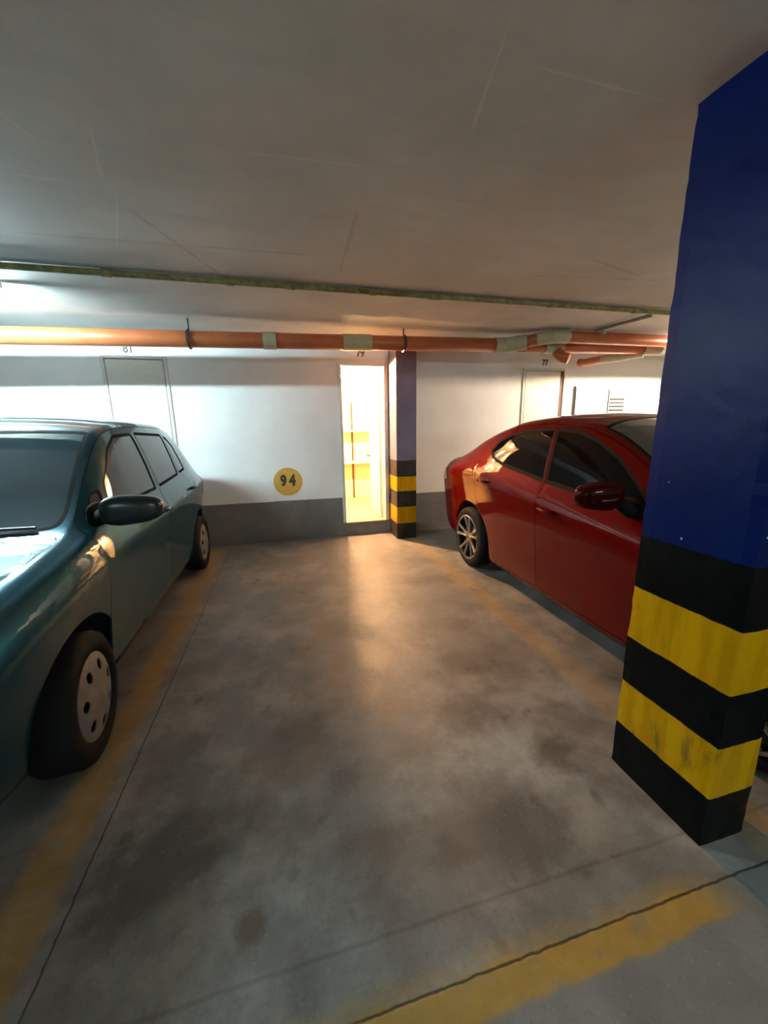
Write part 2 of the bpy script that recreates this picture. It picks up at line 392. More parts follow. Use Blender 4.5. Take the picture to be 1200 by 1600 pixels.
# ------------------------------------------------------------------ numbers
def text_mesh(name, s, size, m, loc, parent=None, depth=0.002, bold=0.0, sx=1.0):
    cu = bpy.data.curves.new(name, 'FONT'); cu.body = s; cu.size = size; cu.extrude = depth
    cu.align_x = 'CENTER'; cu.align_y = 'CENTER'; cu.offset = bold; cu.resolution_u = 6
    t = bpy.data.objects.new('tmp', cu); COL.objects.link(t)
    bpy.context.view_layer.update()
    me = bpy.data.meshes.new_from_object(t.evaluated_get(bpy.context.evaluated_depsgraph_get()))
    bpy.data.objects.remove(t)
    me.transform(Matrix.Rotation(R(90), 4, 'X') @ Matrix.Diagonal((sx, 1, 1, 1)))
    me.name = name
    return link(name, me, m, parent, loc)
tag(text_mesh('painted_number', '81', 0.125, M_numgrey, (-1.61, YW-.002, 2.355), sx=.85, bold=.003), 'number 81 painted above the left closed door', 'number')
tag(text_mesh('painted_number', '79', 0.125, M_numgrey, (1.015, YW-.002, 2.385), sx=.85, bold=.003), 'number 79 painted above the open storeroom doorway', 'number')
tag(text_mesh('painted_number', '77', 0.115, M_numgrey, (3.73, YW-.002, 2.335), sx=.85, bold=.003), 'number 77 painted above the right closed door', 'number')
root = tag(empty('parking_number', (0.012, YW, 0.79)), 'round ochre disc numbered 94 painted on the white wall', 'sign')
bm = bmesh.new(); tube(bm, [(0, 0, 0), (0, -.003, 0)], .182, 64)
obj('disc', bm, M_yellow, root)
text_mesh('digit', '9', 0.19, M_digit, (-0.055, -.004, 0.01), root, .001, .010, .80)
text_mesh('digit', '4', 0.19, M_digit, (0.055, -.004, 0.01), root, .001, .010, .80)

# ------------------------------------------------------------------ pipes under the ceiling
def pz(x): return 2.262 + (x+1.8)*0.0165      # the drain falls to the left
PY = 4.10; PR = 0.072
root = tag(empty('drain_pipe', (0, PY, 2.29)), 'long terracotta drain pipe with branches hung along the back wall', 'pipe')
def rel(b, o): bmesh.ops.translate(b, verts=b.verts, vec=-Vector(o)); return b
o0 = (0, PY, 2.29)
bm = bmesh.new(); tube(bm, [(x, PY, pz(x)) for x in (-8.4, -4, -.1, 1, 2.40)], PR, 32)
obj('pipe', rel(bm, o0), M_pipe, root, smooth=True)
bm = bmesh.new(); tube(bm, [(2.45, PY, pz(2.45)-.005), (2.8, PY, pz(2.8)-.01), (4.42, PY, pz(4.42)-.005)], .062, 32)
obj('pipe', rel(bm, o0), M_pipe, root, smooth=True)
for a, b_ in ((-.13, -.01), (.64, .93), (-4.2, -4.0)):
    bm = bmesh.new(); tube(bm, [(a, PY, pz(a)), (b_, PY, pz(b_))], PR+.007, 32)
    obj('coupling', rel(bm, o0), M_sleeve, root)
bm = bmesh.new()
tube(bm, [(2.33, PY, pz(2.33)), (2.46, PY, pz(2.4)), (2.66, PY-.12, pz(2.5)+.02)], PR+.008, 32)
tube(bm, [(2.36, PY, pz(2.4)), (2.60, PY, pz(2.6)-.01)], .072, 32)
obj('branch_coupling', rel(bm, o0), M_sleeve, root)
bm = bmesh.new(); tube(bm, [(2.96, PY, pz(3)-.01), (3.20, PY, pz(3.2)-.01)], .071, 32)
tube(bm, [(3.12, PY, pz(3.1)-.01), (3.14, PY-.04, pz(3.1)-.08)], .066, 24)
obj('tee_coupling', rel(bm, o0), M_sleeve, root)
bm = bmesh.new(); tube(bm, [(3.12, PY-.03, pz(3.1)-.05), (3.17, PY-.06, pz(3.1)-.12), (3.22, PY-.12, pz(3.1)-.15)], [.062, .064, .060], 24)
obj('elbow', rel(bm, o0), M_pipe, root, smooth=True)
bm = bmesh.new(); tube(bm, [(4.36, PY, pz(4.4)-.005), (4.62, PY, pz(4.6))], .074, 32)
obj('coupling', rel(bm, o0), M_sleeve, root)
for hx in (-.78, 1.28, -3.3):
    bm = bmesh.new()
    z = pz(hx)
    tube(bm, [(hx, PY+(PR+.006)*math.sin(a), z+(PR+.006)*math.cos(a)) for a in [2*math.pi*k/24 for k in range(25)]], .011, 8)
    tube(bm, [(hx, PY, z+PR), (hx, PY, ceil_z(PY)+.005)], .008, 8)
    box(bm, hx-.012, hx+.012, PY-PR-.016, PY-PR-.004, z-.05, z+.05)
    obj('pipe_hanger', rel(bm, o0), M_steel, root)
# upper branch pipe
o1 = (3.5, 3.78, 2.37)
o1 = o0
bm = bmesh.new(); tube(bm, [(2.62, PY-.10, 2.35), (2.86, 3.785, 2.375), (6.0, 3.78, 2.385)], .062, 32)
obj('branch_pipe', rel(bm, o1), M_pipe, root, smooth=True)
bm = bmesh.new(); tube(bm, [(2.73, 3.89, 2.364), (2.86, 3.785, 2.375), (3.02, 3.78, 2.376)], .068, 32)
obj('bend_coupling', rel(bm, o1), M_sleeve, root)
# short inclined branch from the wall
o2 = (4.2, 4.5, 2.28)
o2 = o0
bm = bmesh.new(); tube(bm, [(4.12, 4.82, 2.30), (4.20, 4.5, 2.30)], .05, 24)
tube(bm, [(4.12, 4.82, 2.30), (4.11, 4.86, 2.31)], .054, 24)
obj('inclined_pipe', rel(bm, o2), M_pipe, root)
bm = bmesh.new(); tube(bm, [(4.19, 4.54, 2.30), (4.34, 4.20, 2.31), (4.40, 4.10, 2.315)], .057, 24)
obj('coupling', rel(bm, o2), M_sleeve, root)
# thin conduit across the ceiling
o3 = (0, 2.98, 2.42)
root = tag(empty('ceiling_conduit', o3), 'thin mould-stained conduit running across the ceiling', 'conduit')
bm = bmesh.new(); tube(bm, [(x, 2.98, ceil_z(2.98)-.021) for x in (-8, -3, -1, 1, 3, 9)], .019, 16)
obj('pipe', rel(bm, o3), M_conduit, root, smooth=True)
for x in (-.28, .12, 1.15, 1.20, 3.05, -1.0, .7, 2.2):
    bm = bmesh.new(); tube(bm, [(x-.025, 2.98, ceil_z(2.98)-.021), (x+.025, 2.98, ceil_z(2.98)-.021)], .0245, 16)
    obj('clip', rel(bm, o3), M_conduit, root)
bm = bmesh.new(); tube(bm, [(3.30, 3.05, ceil_z(3)-.03), (3.30, 3.69, ceil_z(3.69)-.025)], .018, 16)
tube(bm, [(3.30, 3.6, ceil_z(3.6)-.03), (3.33, 3.62, ceil_z(3.6)-.06)], .022, 12)
tag(obj('side_conduit', bm, M_grey), 'short grey conduit on the ceiling near the top of the near pillar', 'conduit')

# ------------------------------------------------------------------ lamps (tube fixtures)
def tube_lamp(loc, L, mt, label, drop=0.0):
    root = tag(empty('ceiling_lamp', (loc[0], loc[1], loc[2]-drop)), label, 'lamp')
    if drop:  # aisle tubes are hung low so they also light the ceiling
        for s in (-1, 1):
            bm = bmesh.new(); tube(bm, [(s*L*.35, 0, -.01), (s*L*.35, 0, drop)], .004, 8); obj('suspension_rod', bm, M_steel, root)
    bm = newbox(-L/2, L/2, -.025, .025, -.04, 0, .006, 1)
    obj('lamp_housing', bm, M_lampbody, root)
    bm = bmesh.new(); tube(bm, [(-L/2+.04, 0, -.085), (L/2-.04, 0, -.085)], .016, 16)
    obj('light_tube', bm, mt, root)
    for s in (-1, 1):
        bm = newbox(s*(L/2-.03)-.012, s*(L/2-.03)+.012, -.02, .02, -.105, -.038, .003, 1)
        obj('tube_socket', bm, M_lampbody, root)
    return root
tube_lamp((-2.38, 3.35, ceil_z(3.35)), 1.25, M_tubeL, 'cool white tube lamp glaring at the left edge above the blue car')
tube_lamp((5.35, 3.55, ceil_z(3.55)), 1.25, M_tubeR, 'tube lamp on the ceiling behind the near pillar, lighting the right wall')
tube_lamp((2.6, -2.4, ceil_z(-2.4)), 1.25, M_tubeA, 'suspended tube lamp above the right of the driving aisle', .35)
tube_lamp((-1.8, -2.4, ceil_z(-2.4)), 1.25, M_tubeB, 'added unseen fill tube lamp above the left of the driving aisle', .35)  # added behind the camera to brighten the ceiling and near floor

# ------------------------------------------------------------------ cabinets on the right wall
o4 = (4.87, YW, 0.0)
root = tag(empty('utility_cabinet', o4), 'pale metal wall cabinet with louvred door right of door 77', 'cabinet')
obj('cabinet_body', rel(newbox(4.27, 5.47, YW-.020, YW-.001, .30, 2.03, .004, 1), o4), M_metalw, root)
obj('door_gap', rel(newbox(4.262, 4.274, YW-.034, YW-.020, .33, 2.01), o4), M_slot, root)
d1 = obj('cabinet_door', rel(newbox(4.283, 4.86, YW-.034, YW-.0205, .33, 2.0, .003, 1), o4), M_metalw, root)
d2 = obj('cabinet_door', rel(newbox(4.885, 5.45, YW-.034, YW-.0205, .33, 1.985, .003, 1), o4), M_metalw, root)
obj('door_gap', rel(newbox(4.862, 4.882, YW-.036, YW-.020, .33, 1.97), o4), M_slot, root)
bm = bmesh.new()
for z in (1.83, 1.775, 1.72, 1.665, 1.61): box(bm, 4.89, 5.17, YW-.038, YW-.0335, z-.013, z+.013)
obj('louvre', rel(bm, o4), M_slot, d2)

# ================================================================== CARS
def pchip(x, y, xi):
    x = np.asarray(x, float); y = np.asarray(y, float); h = np.diff(x); d = np.diff(y)/h
    m = np.zeros_like(y)
    for i in range(1, len(x)-1):
        if d[i-1]*d[i] > 0:
            w1 = 2*h[i]+h[i-1]; w2 = h[i]+2*h[i-1]; m[i] = (w1+w2)/(w1/d[i-1]+w2/d[i])
    m[0] = d[0]; m[-1] = d[-1]
    xi = np.clip(xi, x[0], x[-1]); k = np.clip(np.searchsorted(x, xi)-1, 0, len(x)-2)
    t = (xi-x[k])/h[k]
    return (2*t**3-3*t**2+1)*y[k] + (t**3-2*t**2+t)*h[k]*m[k] + (-2*t**3+3*t**2)*y[k+1] + (t**3-t**2)*h[k]*m[k+1]

class Skin:
    """the body surface S(y, t): t = 0 centre line, 1 roof rail, 2 belt line, 3 sill; its sign is the side"""
    V = [0, .12, .5, .85, 1, 1.5, 1.88, 2, 2.2, 2.6, 3, 3.4]
    TS = 0.45
    def __init__(s, T, bulge=0.012, shoulder=0.03):
        """T: rows (y, w, zs, wb, zb, wr, zr, zc)"""
        T = np.array(T, float); s.y0, s.y1 = T[0, 0], T[-1, 0]
        s.ny, s.nv = 420, 361
        ys = np.linspace(s.y0, s.y1, s.ny); cols = [pchip(T[:, 0], T[:, j], ys) for j in range(1, 8)]
        k = np.ones(9)/9
        cols = [np.concatenate([c[:4], np.convolve(c, k, 'valid'), c[-4:]]) for c in cols]
        vs = np.linspace(0, 3, s.nv); s.GX = np.zeros((s.ny, s.nv)); s.GZ = np.zeros((s.ny, s.nv))
        for i in range(s.ny):
            w, zs, wb, zb, wr, zr, zc = [c[i] for c in cols]
            H = zb-zs; g = min(1, max(0, (zr-zb)/0.35))
            px = [w-.13, w-.075, w-.028, w, wb, wb+(wr-wb)*.46+bulge*g, wb+(wr-wb)*.84+bulge*g, wr, wr*.86, wr*.45, 0, -wr*.45]
            pz_ = [zs, zs+.03, zs+.45*H, zb-.12, zb, zb+(zr-zb)*.5, zb+(zr-zb)*.88, zr, zr+(zc-zr)*.42, zr+(zc-zr)*.85, zc, zr+(zc-zr)*.85]
            s.GX[i] = pchip(s.V, px, vs); s.GZ[i] = pchip(s.V, pz_, vs)
    def S(s, y, t):
        v = 3-min(3.0, abs(t)); a = (min(max(y, s.y0), s.y1)-s.y0)/(s.y1-s.y0)*(s.ny-1); b = v/3*(s.nv-1)
        i = min(int(a), s.ny-2); j = min(int(b), s.nv-2); fa = a-i; fb = b-j
        def q(G): return (G[i, j]*(1-fa)+G[i+1, j]*fa)*(1-fb)+(G[i, j+1]*(1-fa)+G[i+1, j+1]*fa)*fb
        return Vector((q(s.GX)*(1 if t >= 0 else -1), y, q(s.GZ)))
    def N(s, y, t):
        e = .012; f = .02
        ya, yb = max(s.y0, y-e), min(s.y1, y+e)
        sg = 1 if t >= 0 else -1
        ta, tb = t-f, t+f
        if sg*tb > 3 or sg*ta > 3: ta, tb = (3-2*f, 3.) if sg > 0 else (-3., -3+2*f)
        dy = s.S(yb, t)-s.S(ya, t); dt = s.S(y, tb)-s.S(y, ta)
        n_ = dt.cross(dy)
        if n_.length < 1e-12: return Vector((0, 0, 1))
        n_.normalize()
        p = s.S(y, t)
        if n_.dot(Vector((p.x, 0, p.z-.5))) < 0: n_ = -n_
        return n_
    def t_of(s, y, z, lim=2.0):
        """|t| where the side reaches height z"""
        a = (min(max(y, s.y0), s.y1)-s.y0)/(s.y1-s.y0)*(s.ny-1); i = min(int(a), s.ny-2); fa = a-i
        col = s.GZ[i]*(1-fa)+s.GZ[i+1]*fa; n_ = int(lim/3*(s.nv-1)); c = np.maximum.accumulate(col[:n_+1])
        return 3-float(np.interp(z, c+np.arange(n_+1)*1e-9, np.linspace(0, lim, n_+1)))

def dense(poly, st=0.03):
    out = []
    for a, b in zip(poly, poly[1:]+poly[:1]):
        L = math.hypot(b[0]-a[0], b[1]-a[1]); k = max(1, int(L/st))
        out += [(a[0]+(b[0]-a[0])*i/k, a[1]+(b[1]-a[1])*i/k) for i in range(k)]
    return out

def inset(poly, d):
    """offset a polygon inwards by d"""
    A = sum(a[0]*b[1]-b[0]*a[1] for a, b in zip(poly, poly[1:]+poly[:1])); sg = 1 if A > 0 else -1
    out = []; n_ = len(poly)
    for i in range(n_):
        p0, p1, p2 = poly[i-1], poly[i], poly[(i+1) % n_]
        def nrm(a, b):
            dx, dy = b[0]-a[0], b[1]-a[1]; L = math.hypot(dx, dy) or 1; return (-dy/L*sg, dx/L*sg)
        n1, n2 = nrm(p0, p1), nrm(p1, p2); k = 1+n1[0]*n2[0]+n1[1]*n2[1]; k = max(k, .4)
        out.append((p1[0]+(n1[0]+n2[0])/k*d, p1[1]+(n1[1]+n2[1])/k*d))
    return out

def roundp(poly, r=0.03, n_=4):
    out = []; k = len(poly)
    for i in range(k):
        p0, p1, p2 = [Vector(p) for p in (poly[i-1], poly[i], poly[(i+1) % k])]
        a = p1+(p0-p1)*min(.45, r/max(1e-6, (p0-p1).length)); b = p1+(p2-p1)*min(.45, r/max(1e-6, (p2-p1).length))
        for q in range(n_+1):
            u = q/n_; p = a*(1-u)**2+p1*2*u*(1-u)+b*u**2; out.append((p.x, p.y))
    return out

def inside(p, poly):
    c = False; x, y = p
    for (x0, y0), (x1, y1) in zip(poly, poly[1:]+poly[:1]):
        if (y0 > y) != (y1 > y) and x < (x1-x0)*(y-y0)/(y1-y0)+x0: c = not c
    return c

def patch(skin, name, outer, holes, m, parent, offset=0.0, thick=0.012, step=0.035, dens=0.03):
    """mesh a piece of the skin; outlines are lists of (y, t*TS)"""
    TS = skin.TS; loops = [dense(outer, dens)]+[dense(h, dens) for h in holes]
    pts = []; edges = []
    for L in loops:
        b = len(pts); pts += L; edges += [(b+i, b+(i+1) % len(L)) for i in range(len(L))]
    nb = len(pts)
    xs = [p[0] for p in loops[0]]; ys = [p[1] for p in loops[0]]
    seg_ = np.array(pts)
    y = min(xs)+step*.5; r = 0
    while y < max(xs):
        u = min(ys)+step*(.5 if r % 2 else .1)
        while u < max(ys):
            if np.min((seg_[:, 0]-y)**2+(seg_[:, 1]-u)**2) > (step*.5)**2 and inside((y, u), loops[0]) and not any(inside((y, u), h) for h in loops[1:]):
                pts.append((y, u))
            u += step
        y += step*.87; r += 1
    V, E, F, _, _, _ = delaunay_2d_cdt([Vector(p) for p in pts], edges, [], 0, 1e-6)
    bm = bmesh.new(); vt = []; nr = []
    for p in V:
        y, t = p.x, p.y/TS
        nn = skin.N(y, t); nr.append(nn); vt.append(bm.verts.new(skin.S(y, t)+nn*offset))
    for f in F:
        cx = sum(V[i].x for i in f)/len(f); cy = sum(V[i].y for i in f)/len(f)
        if not inside((cx, cy), loops[0]) or any(inside((cx, cy), h) for h in loops[1:]): continue
        a, b, c_ = [vt[i].co for i in f[:3]]
        g = (b-a).cross(c_-a)
        if g.length < 1e-12: continue
        if g.dot(nr[f[0]]) < 0: f = f[::-1]
        try: bm.faces.new([vt[i] for i in f])
        except ValueError: pass
    if thick > 0:
        idx = {v: i for i, v in enumerate(vt)}; inner = {}
        be = [e for e in bm.edges if len(e.link_faces) == 1]
        for e in be:
            for v in e.verts:
                if v not in inner: inner[v] = bm.verts.new(v.co-nr[idx[v]]*thick)
        for e in be:
            f = e.link_faces[0]; l = [l for l in f.loops if l.edge == e][0]; a, b = l.vert, l.link_loop_next.vert
            bm.faces.new((b, a, inner[a], inner[b]))
    loose = [v for v in bm.verts if not v.link_faces]
    bmesh.ops.delete(bm, geom=loose, context='VERTS')
    for e in bm.edges:
        if len(e.link_faces) == 2 and e.calc_face_angle(0) > 0.7: e.smooth = False
    return obj(name, bm, m, parent, smooth=True)

def zpoly(skin, pts, s, lim=2.0, rr=None):
    """(y, z) outline on the side s -> (y, t*TS)"""
    if rr: pts = roundp(pts, rr)
    return [(y, s*skin.t_of(y, z, lim)*skin.TS) for y, z in dense(pts, .03)]

def ellipsoid_box(bm, c, hx, hy, hz, pw=3.5, nu=32, nv=20):
    rings = []
    def sp(v): return math.copysign(abs(v)**(2/pw), v)
    for j in range(1, nv):
        ph = -math.pi/2+math.pi*j/nv
        rings.append([bm.verts.new((c[0]+hx*sp(math.cos(ph))*sp(math.cos(th)), c[1]+hy*sp(math.cos(ph))*sp(math.sin(th)), c[2]+hz*sp(math.sin(ph)))) for th in [2*math.pi*k/nu for k in range(nu)]])
    for a, b in zip(rings, rings[1:]):
        for k in range(nu): bm.faces.new((a[k], a[(k+1) % nu], b[(k+1) % nu], b[k]))
    bm.faces.new(rings[0][::-1]); bm.faces.new(rings[-1])
    return bm

def make_wheel(root, x, y, r, s, style, wd=0.185):
    """outer face at x, s = outward direction"""
    bm, rg = lathe_x(bmesh.new(), [(-.03, r*(.64 if style == 'hubcap' else .72)), (-.004, r*(.68 if style == 'hubcap' else .75)), (.004, r*.77), (.0, r*.89), (-.012, r*.965), (-.035, r), (-wd+.035, r), (-wd+.012, r*.96), (-wd, r*.85), (-wd, r*.66), (-.03, r*(.64 if style == 'hubcap' else .72))], 64)
    for k in range(64):     # tread grooves
        pass
    if s < 0:
        for v in bm.verts: v.co.x = -v.co.x
    bmesh.ops.recalc_face_normals(bm, faces=bm.faces)
    ty = obj('wheel', bm, M_rubber, root, (x, y, r), smooth=True)
    rr = r*(  .66 if style == 'hubcap' else .745)
    def fin(bm):
        if s < 0:
            for v in bm.verts: v.co.x = -v.co.x
        bmesh.ops.recalc_face_normals(bm, faces=bm.faces); return bm
    # dark brake disc behind
    bm = bmesh.new(); b2, rg = lathe_x(bm, [(-.075, 0.01), (-.075, rr), (-.02, rr)], 48)
    obj('wheel_barrel', fin(bm), M_dark, ty)
    if style == 'hubcap':
        # pressed cover with oval openings: rays of a polar grid, holes cut
        bm = bmesh.new(); NA, NR = 140, 34
        def hgt(q): return .012-.022*q**4+.010*math.exp(-(q/.22)**2)
        def hole(a, q):
            k = 7; d = (a*k/(2*math.pi)+.25) % 1.0-.5
            return ((d*2*math.pi/k*q)/.13)**2+((q-.70)/.135)**2 < 1
        G = [[bm.verts.new((hgt(j/NR), rr*j/NR*math.cos(2*math.pi*i/NA), rr*j/NR*math.sin(2*math.pi*i/NA))) for j in range(1, NR+1)] for i in range(NA)]
        cvt = bm.verts.new((hgt(0), 0, 0))
        for i in range(NA):
            i2 = (i+1) % NA; bm.faces.new((cvt, G[i][0], G[i2][0]))
            for j in range(NR-1):
                if hole(2*math.pi*(i+.5)/NA, (j+1.5)/NR): continue
                bm.faces.new((G[i][j], G[i2][j], G[i2][j+1], G[i][j+1]))
        bmesh.ops.delete(bm, geom=[v for v in bm.verts if not v.link_faces], context='VERTS')
        bmesh.ops.recalc_face_normals(bm, faces=bm.faces)
        if sum((f.normal.x*f.calc_area() for f in bm.faces)) < 0: bmesh.ops.reverse_faces(bm, faces=bm.faces)
        ex = bmesh.ops.solidify(bm, geom=bm.faces[:], thickness=.006)
        h = obj('hubcap', fin(bm), M_hub, ty, smooth=False); h['label'] = 'silver wheel cover with seven openings'
    else:
        bm = bmesh.new()
        lathe_x(bm, [(-.02, rr*.93), (.006, rr*.93), (.009, rr*.97), (.006, rr*1.0), (-.02, rr*1.0)], 56)
        lathe_x(bm, [(-.035, rr*.05), (-.012, rr*.06), (-.010, rr*.17), (-.018, rr*.22), (-.04, rr*.22)], 32)
        for k in range(5):
            for sd in (-1, 1):
                a0 = 2*math.pi*k/5+.2; a1 = a0+sd*.24
                p0 = Vector((-.022, rr*.16*math.cos(a0+sd*.1), rr*.16*math.sin(a0+sd*.1)))
                p1 = Vector((-.004, rr*.95*math.cos(a1), rr*.95*math.sin(a1)))
                pm = (p0+p1)/2+Vector((-.004, 0, 0))
                tube(bm, [p0, pm, p1], [rr*.075, rr*.06, rr*.085], 8)
        obj('alloy_rim', fin(bm), M_alloy, ty, smooth=False)
    return ty

def build_car(name, label, org, T, paint_m, glass_m, ws_m, P):
    root = tag(empty(name, org), label, 'car')
    K = Skin(T); TS = K.TS; y0, y1 = K.y0, K.y1
    R_ = P['arch_r']; wr = P['wheel_r']
    def full(d=0.0): return [(y0+d, -3*TS), (y1-d, -3*TS), (y1-d, 3*TS), (y0+d, 3*TS)]
    archp = {}; holes = []; shell_holes = []
    for s in (-1, 1):
        for i, (ya, rr_) in enumerate(((0, R_), (P['wb'], R_))):
            pts = []
            for q in range(25):
                a = math.pi*q/24; pts.append((ya-rr_*math.cos(a), wr+rr_*math.sin(a)))
            # straight legs down past the sill
            pz2 = [(ya-rr_*.97, .22)]+pts+[(ya+rr_*.97, .22)]
            poly = []
            for y, z in pz2: poly.append((y, s*(K.t_of(y, z))*TS))
            poly[0] = (poly[0][0], s*3*TS); poly[-1] = (poly[-1][0], s*3*TS)
            archp[(s, i)] = poly
    # main outline with the arches as notches on both sills
    def outline(grow=0.0):
        low = []
        def side(s):
            L = [(y0, s*3*TS)]
            for i in (0, 1):
                pp = archp[(s, i)]
                if grow:
                    cy = (0, P['wb'])[i]; pp = [(cy+(y-cy)*(1+grow), s*3*TS-(s*3*TS-u)*(1+grow)) for y, u in pp]
                L += pp
            L.append((y1, s*3*TS)); return L
        return side(-1)+side(1)[::-1]
    holes = []
    SG = .0035
    def panel(nm, poly, hs, m, off=0.0, lab=None, cut=True, **k):
        if cut: holes.append(poly)
        o = patch(K, nm, inset(poly, SG) if cut else poly, hs, m, root, offset=off, **k)
        if lab: o['label'] = lab
        return o
    parts = {}
    for s in (-1, 1):
        for dn in ('front', 'rear'):
            dz = [(y, z) for y, z in P[dn+'_door']]
            dp = []
            for y, z in dense(roundp(dz, .04), .035):
                dp.append((y, s*max(K.t_of(y, z, 1.96), 3-1.955)*TS))
            wins = [zpoly(K, w, s, 1.97, .03) for w in P[dn+'_windows']]
            d = panel(dn+'_door', dp, wins, paint_m)
            for w in wins:
                gi = inset(w, P.get('seal', .016))
                sl = patch(K, 'window_seal', inset(w, .001), [gi], M_seal, d, offset=-.002)
                patch(K, 'side_window', gi, [], glass_m, d, offset=-.005, thick=.004)
            # handle
            hy, hz = P[dn+'_handle']; t = K.t_of(hy, hz); c_ = K.S(hy, s*t); nn = K.N(hy, s*t)
            bm = bmesh.new(); q = c_+nn*.028
            tube(bm, [c_+Vector((0, -.085, 0)), q+Vector((0, -.07, .002)), q+Vector((0, 0, .004)), q+Vector((0, .07, .002)), c_+Vector((0, .085, 0))], [.010, .013, .014, .013, .010], 12)
            obj('door_handle', bm, paint_m, d, smooth=True)
        # extra panes outside the doors
        for w in P.get('quarter_windows', []):
            wp = zpoly(K, w, s, 1.97, .02); holes.append(wp); gi = inset(wp, .016)
            patch(K, 'window_seal', inset(wp, .001), [gi], M_seal, root, offset=-.002)
            patch(K, 'quarter_window', gi, [], glass_m, root, offset=-.005, thick=.004)
        tl = zpoly(K, P['tail_lamp'], s, 2.0, .03); panel('tail_lamp', tl, [], M_tail, .004)
        hl = zpoly(K, P['head_lamp'], s, 2.0, .03); panel('head_lamp', hl, [], M_head, .003)
    # windscreen, rear window, bonnet on the top side
    def sym(right):   # right: list (y, t) front to back on the + side
        return [(y, t*TS) for y, t in right]+[(y, -t*TS) for y, t in right[::-1]]
    ws = roundp(sym(P['windscreen']), .04); gi = inset(ws, .022)
    holes.append(ws); sl = patch(K, 'windscreen_seal', inset(ws, .001), [gi], M_seal, root, offset=-.001)
    patch(K, 'windscreen', gi, [], ws_m, root, offset=-.004, thick=.004)
    rw = roundp(sym(P['rear_window']), .04); gi = inset(rw, .02)
    holes.append(rw); patch(K, 'window_seal', inset(rw, .001), [gi], M_seal, root, offset=-.001)
    patch(K, 'rear_window', gi, [], glass_m, root, offset=-.004, thick=.004)
    panel('bonnet', roundp(sym(P['bonnet']), .04), [], paint_m)
    if 'boot' in P: panel('boot_lid', roundp(sym(P['boot']), .04), [], paint_m)
    patch(K, 'body', outline(), holes, paint_m, root, thick=.015)
    # dark inner shell
    bm = bmesh.new(); NY, NT_ = 70, 60; G = []
    for i in range(NY+1):
        y = y0+.03+(y1-y0-.06)*i/NY; row = []
        for j in range(NT_+1):
            t = -2.95+5.9*j/NT_; p = K.S(y, t); nn = K.N(y, t); row.append(bm.verts.new(p-nn*.03))
        G.append(row)
    for i in range(NY):
        for j in range(NT_):
            c_ = (G[i][j].co+G[i+1][j+1].co)/2
            if any(math.hypot(c_.y-ya, c_.z-wr) < R_+.05 and abs(c_.x) > .4 for ya in (0, P['wb'])): continue
            bm.faces.new((G[i][j], G[i+1][j], G[i+1][j+1], G[i][j+1]))
    for i in range(NY):
        yc = y0+.03+(y1-y0-.06)*(i+.5)/NY
        if not any(abs(yc-ya) < R_+.02 for ya in (0, P['wb'])): bm.faces.new((G[i][0], G[i][-1], G[i+1][-1], G[i+1][0]))
    bmesh.ops.delete(bm, geom=[v for v in bm.verts if not v.link_faces], context='VERTS')
    obj('inner_shell', bm, M_dark, root)
    # end caps
    for ye, s in ((y0, -1), (y1, 1)):
        bm = bmesh.new(); vs = [bm.verts.new(K.S(ye, t)) for t in np.linspace(-3, 3, 60)]
        vi = [bm.verts.new(v.co*.0+Vector((v.co.x*.8, ye+s*.02, (v.co.z-.6)*.85+.6))) for v in vs]
        for a in range(59): bm.faces.new((vs[a], vs[a+1], vi[a+1], vi[a]))
        bm.faces.new((vs[-1], vs[0], vi[0], vi[-1])); bm.faces.new(vi)
        bmesh.ops.recalc_face_normals(bm, faces=bm.faces)
        obj('front_bumper' if s < 0 else 'rear_bumper', bm, paint_m, root)
    # wheel arch liners
    for s in (-1, 1):
        for ya in (0, P['wb']):
            bm = bmesh.new(); A = [math.radians(a) for a in range(-4, 185, 7)]; xi_ = abs(K.S(ya, s*2.6).x)-.30
            def xo(a):
                y, z = ya+(R_+.006)*math.cos(a), wr+(R_+.006)*math.sin(a); return abs(K.S(y, s*K.t_of(y, z)).x)-.014
            o_ = [bm.verts.new((s*xo(a), ya+(R_+.006)*math.cos(a), wr+(R_+.006)*math.sin(a))) for a in A]
            i_ = [bm.verts.new((s*xi_, ya+(R_+.006)*math.cos(a), wr+(R_+.006)*math.sin(a))) for a in A]
            for a in range(len(A)-1): bm.faces.new((o_[a], o_[a+1], i_[a+1], i_[a]))
            bm.faces.new(i_)
            obj('arch_liner', bm, M_dark, root)
            wo = make_wheel(root, s*P['wheel_x'], ya, wr, s, P['style'])
            if ya == 0: wo.rotation_euler.z = R(P.get('steer', 0))
    # door mirrors
    for s in (-1, 1):
        mx, my, mz = P['mirror']; hx, hy, hz = P['mirror_size']
        bm = bmesh.new(); ellipsoid_box(bm, (s*mx, my, mz), hx, hy, hz, 2.9)
        for v in bm.verts:      # taper towards the tip and sweep back
            q = (v.co.x*s-mx)/hx
            v.co.z = mz+(v.co.z-mz)*(1-.14*q); v.co.y += .02*(q+1)
        m_ = obj('door_mirror', bm, P['mirror_mat'], root, smooth=True)
        bm = bmesh.new(); ellipsoid_box(bm, (s*mx, my+hy*.8+.02, mz), hx*.88, hy*.28, hz*.82, 3.5)
        obj('mirror_glass', bm, M_chrome, m_, smooth=True)
        bx, by, bz = P['mirror_base']
        bm = bmesh.new(); tube(bm, [(s*bx, by, bz), (s*(bx+mx-hx*.6)/2, (by+my)/2, (bz+mz)/2-.01), (s*(mx-hx*.5), my, mz-hz*.35)], [.045, .035, .03], 16)
        ellipsoid_box(bm, (s*(bx-.005), by+.02, bz+.02), .02, .085, .055, 2.6)
        obj('mirror_foot', bm, M_seal, m_, smooth=True)
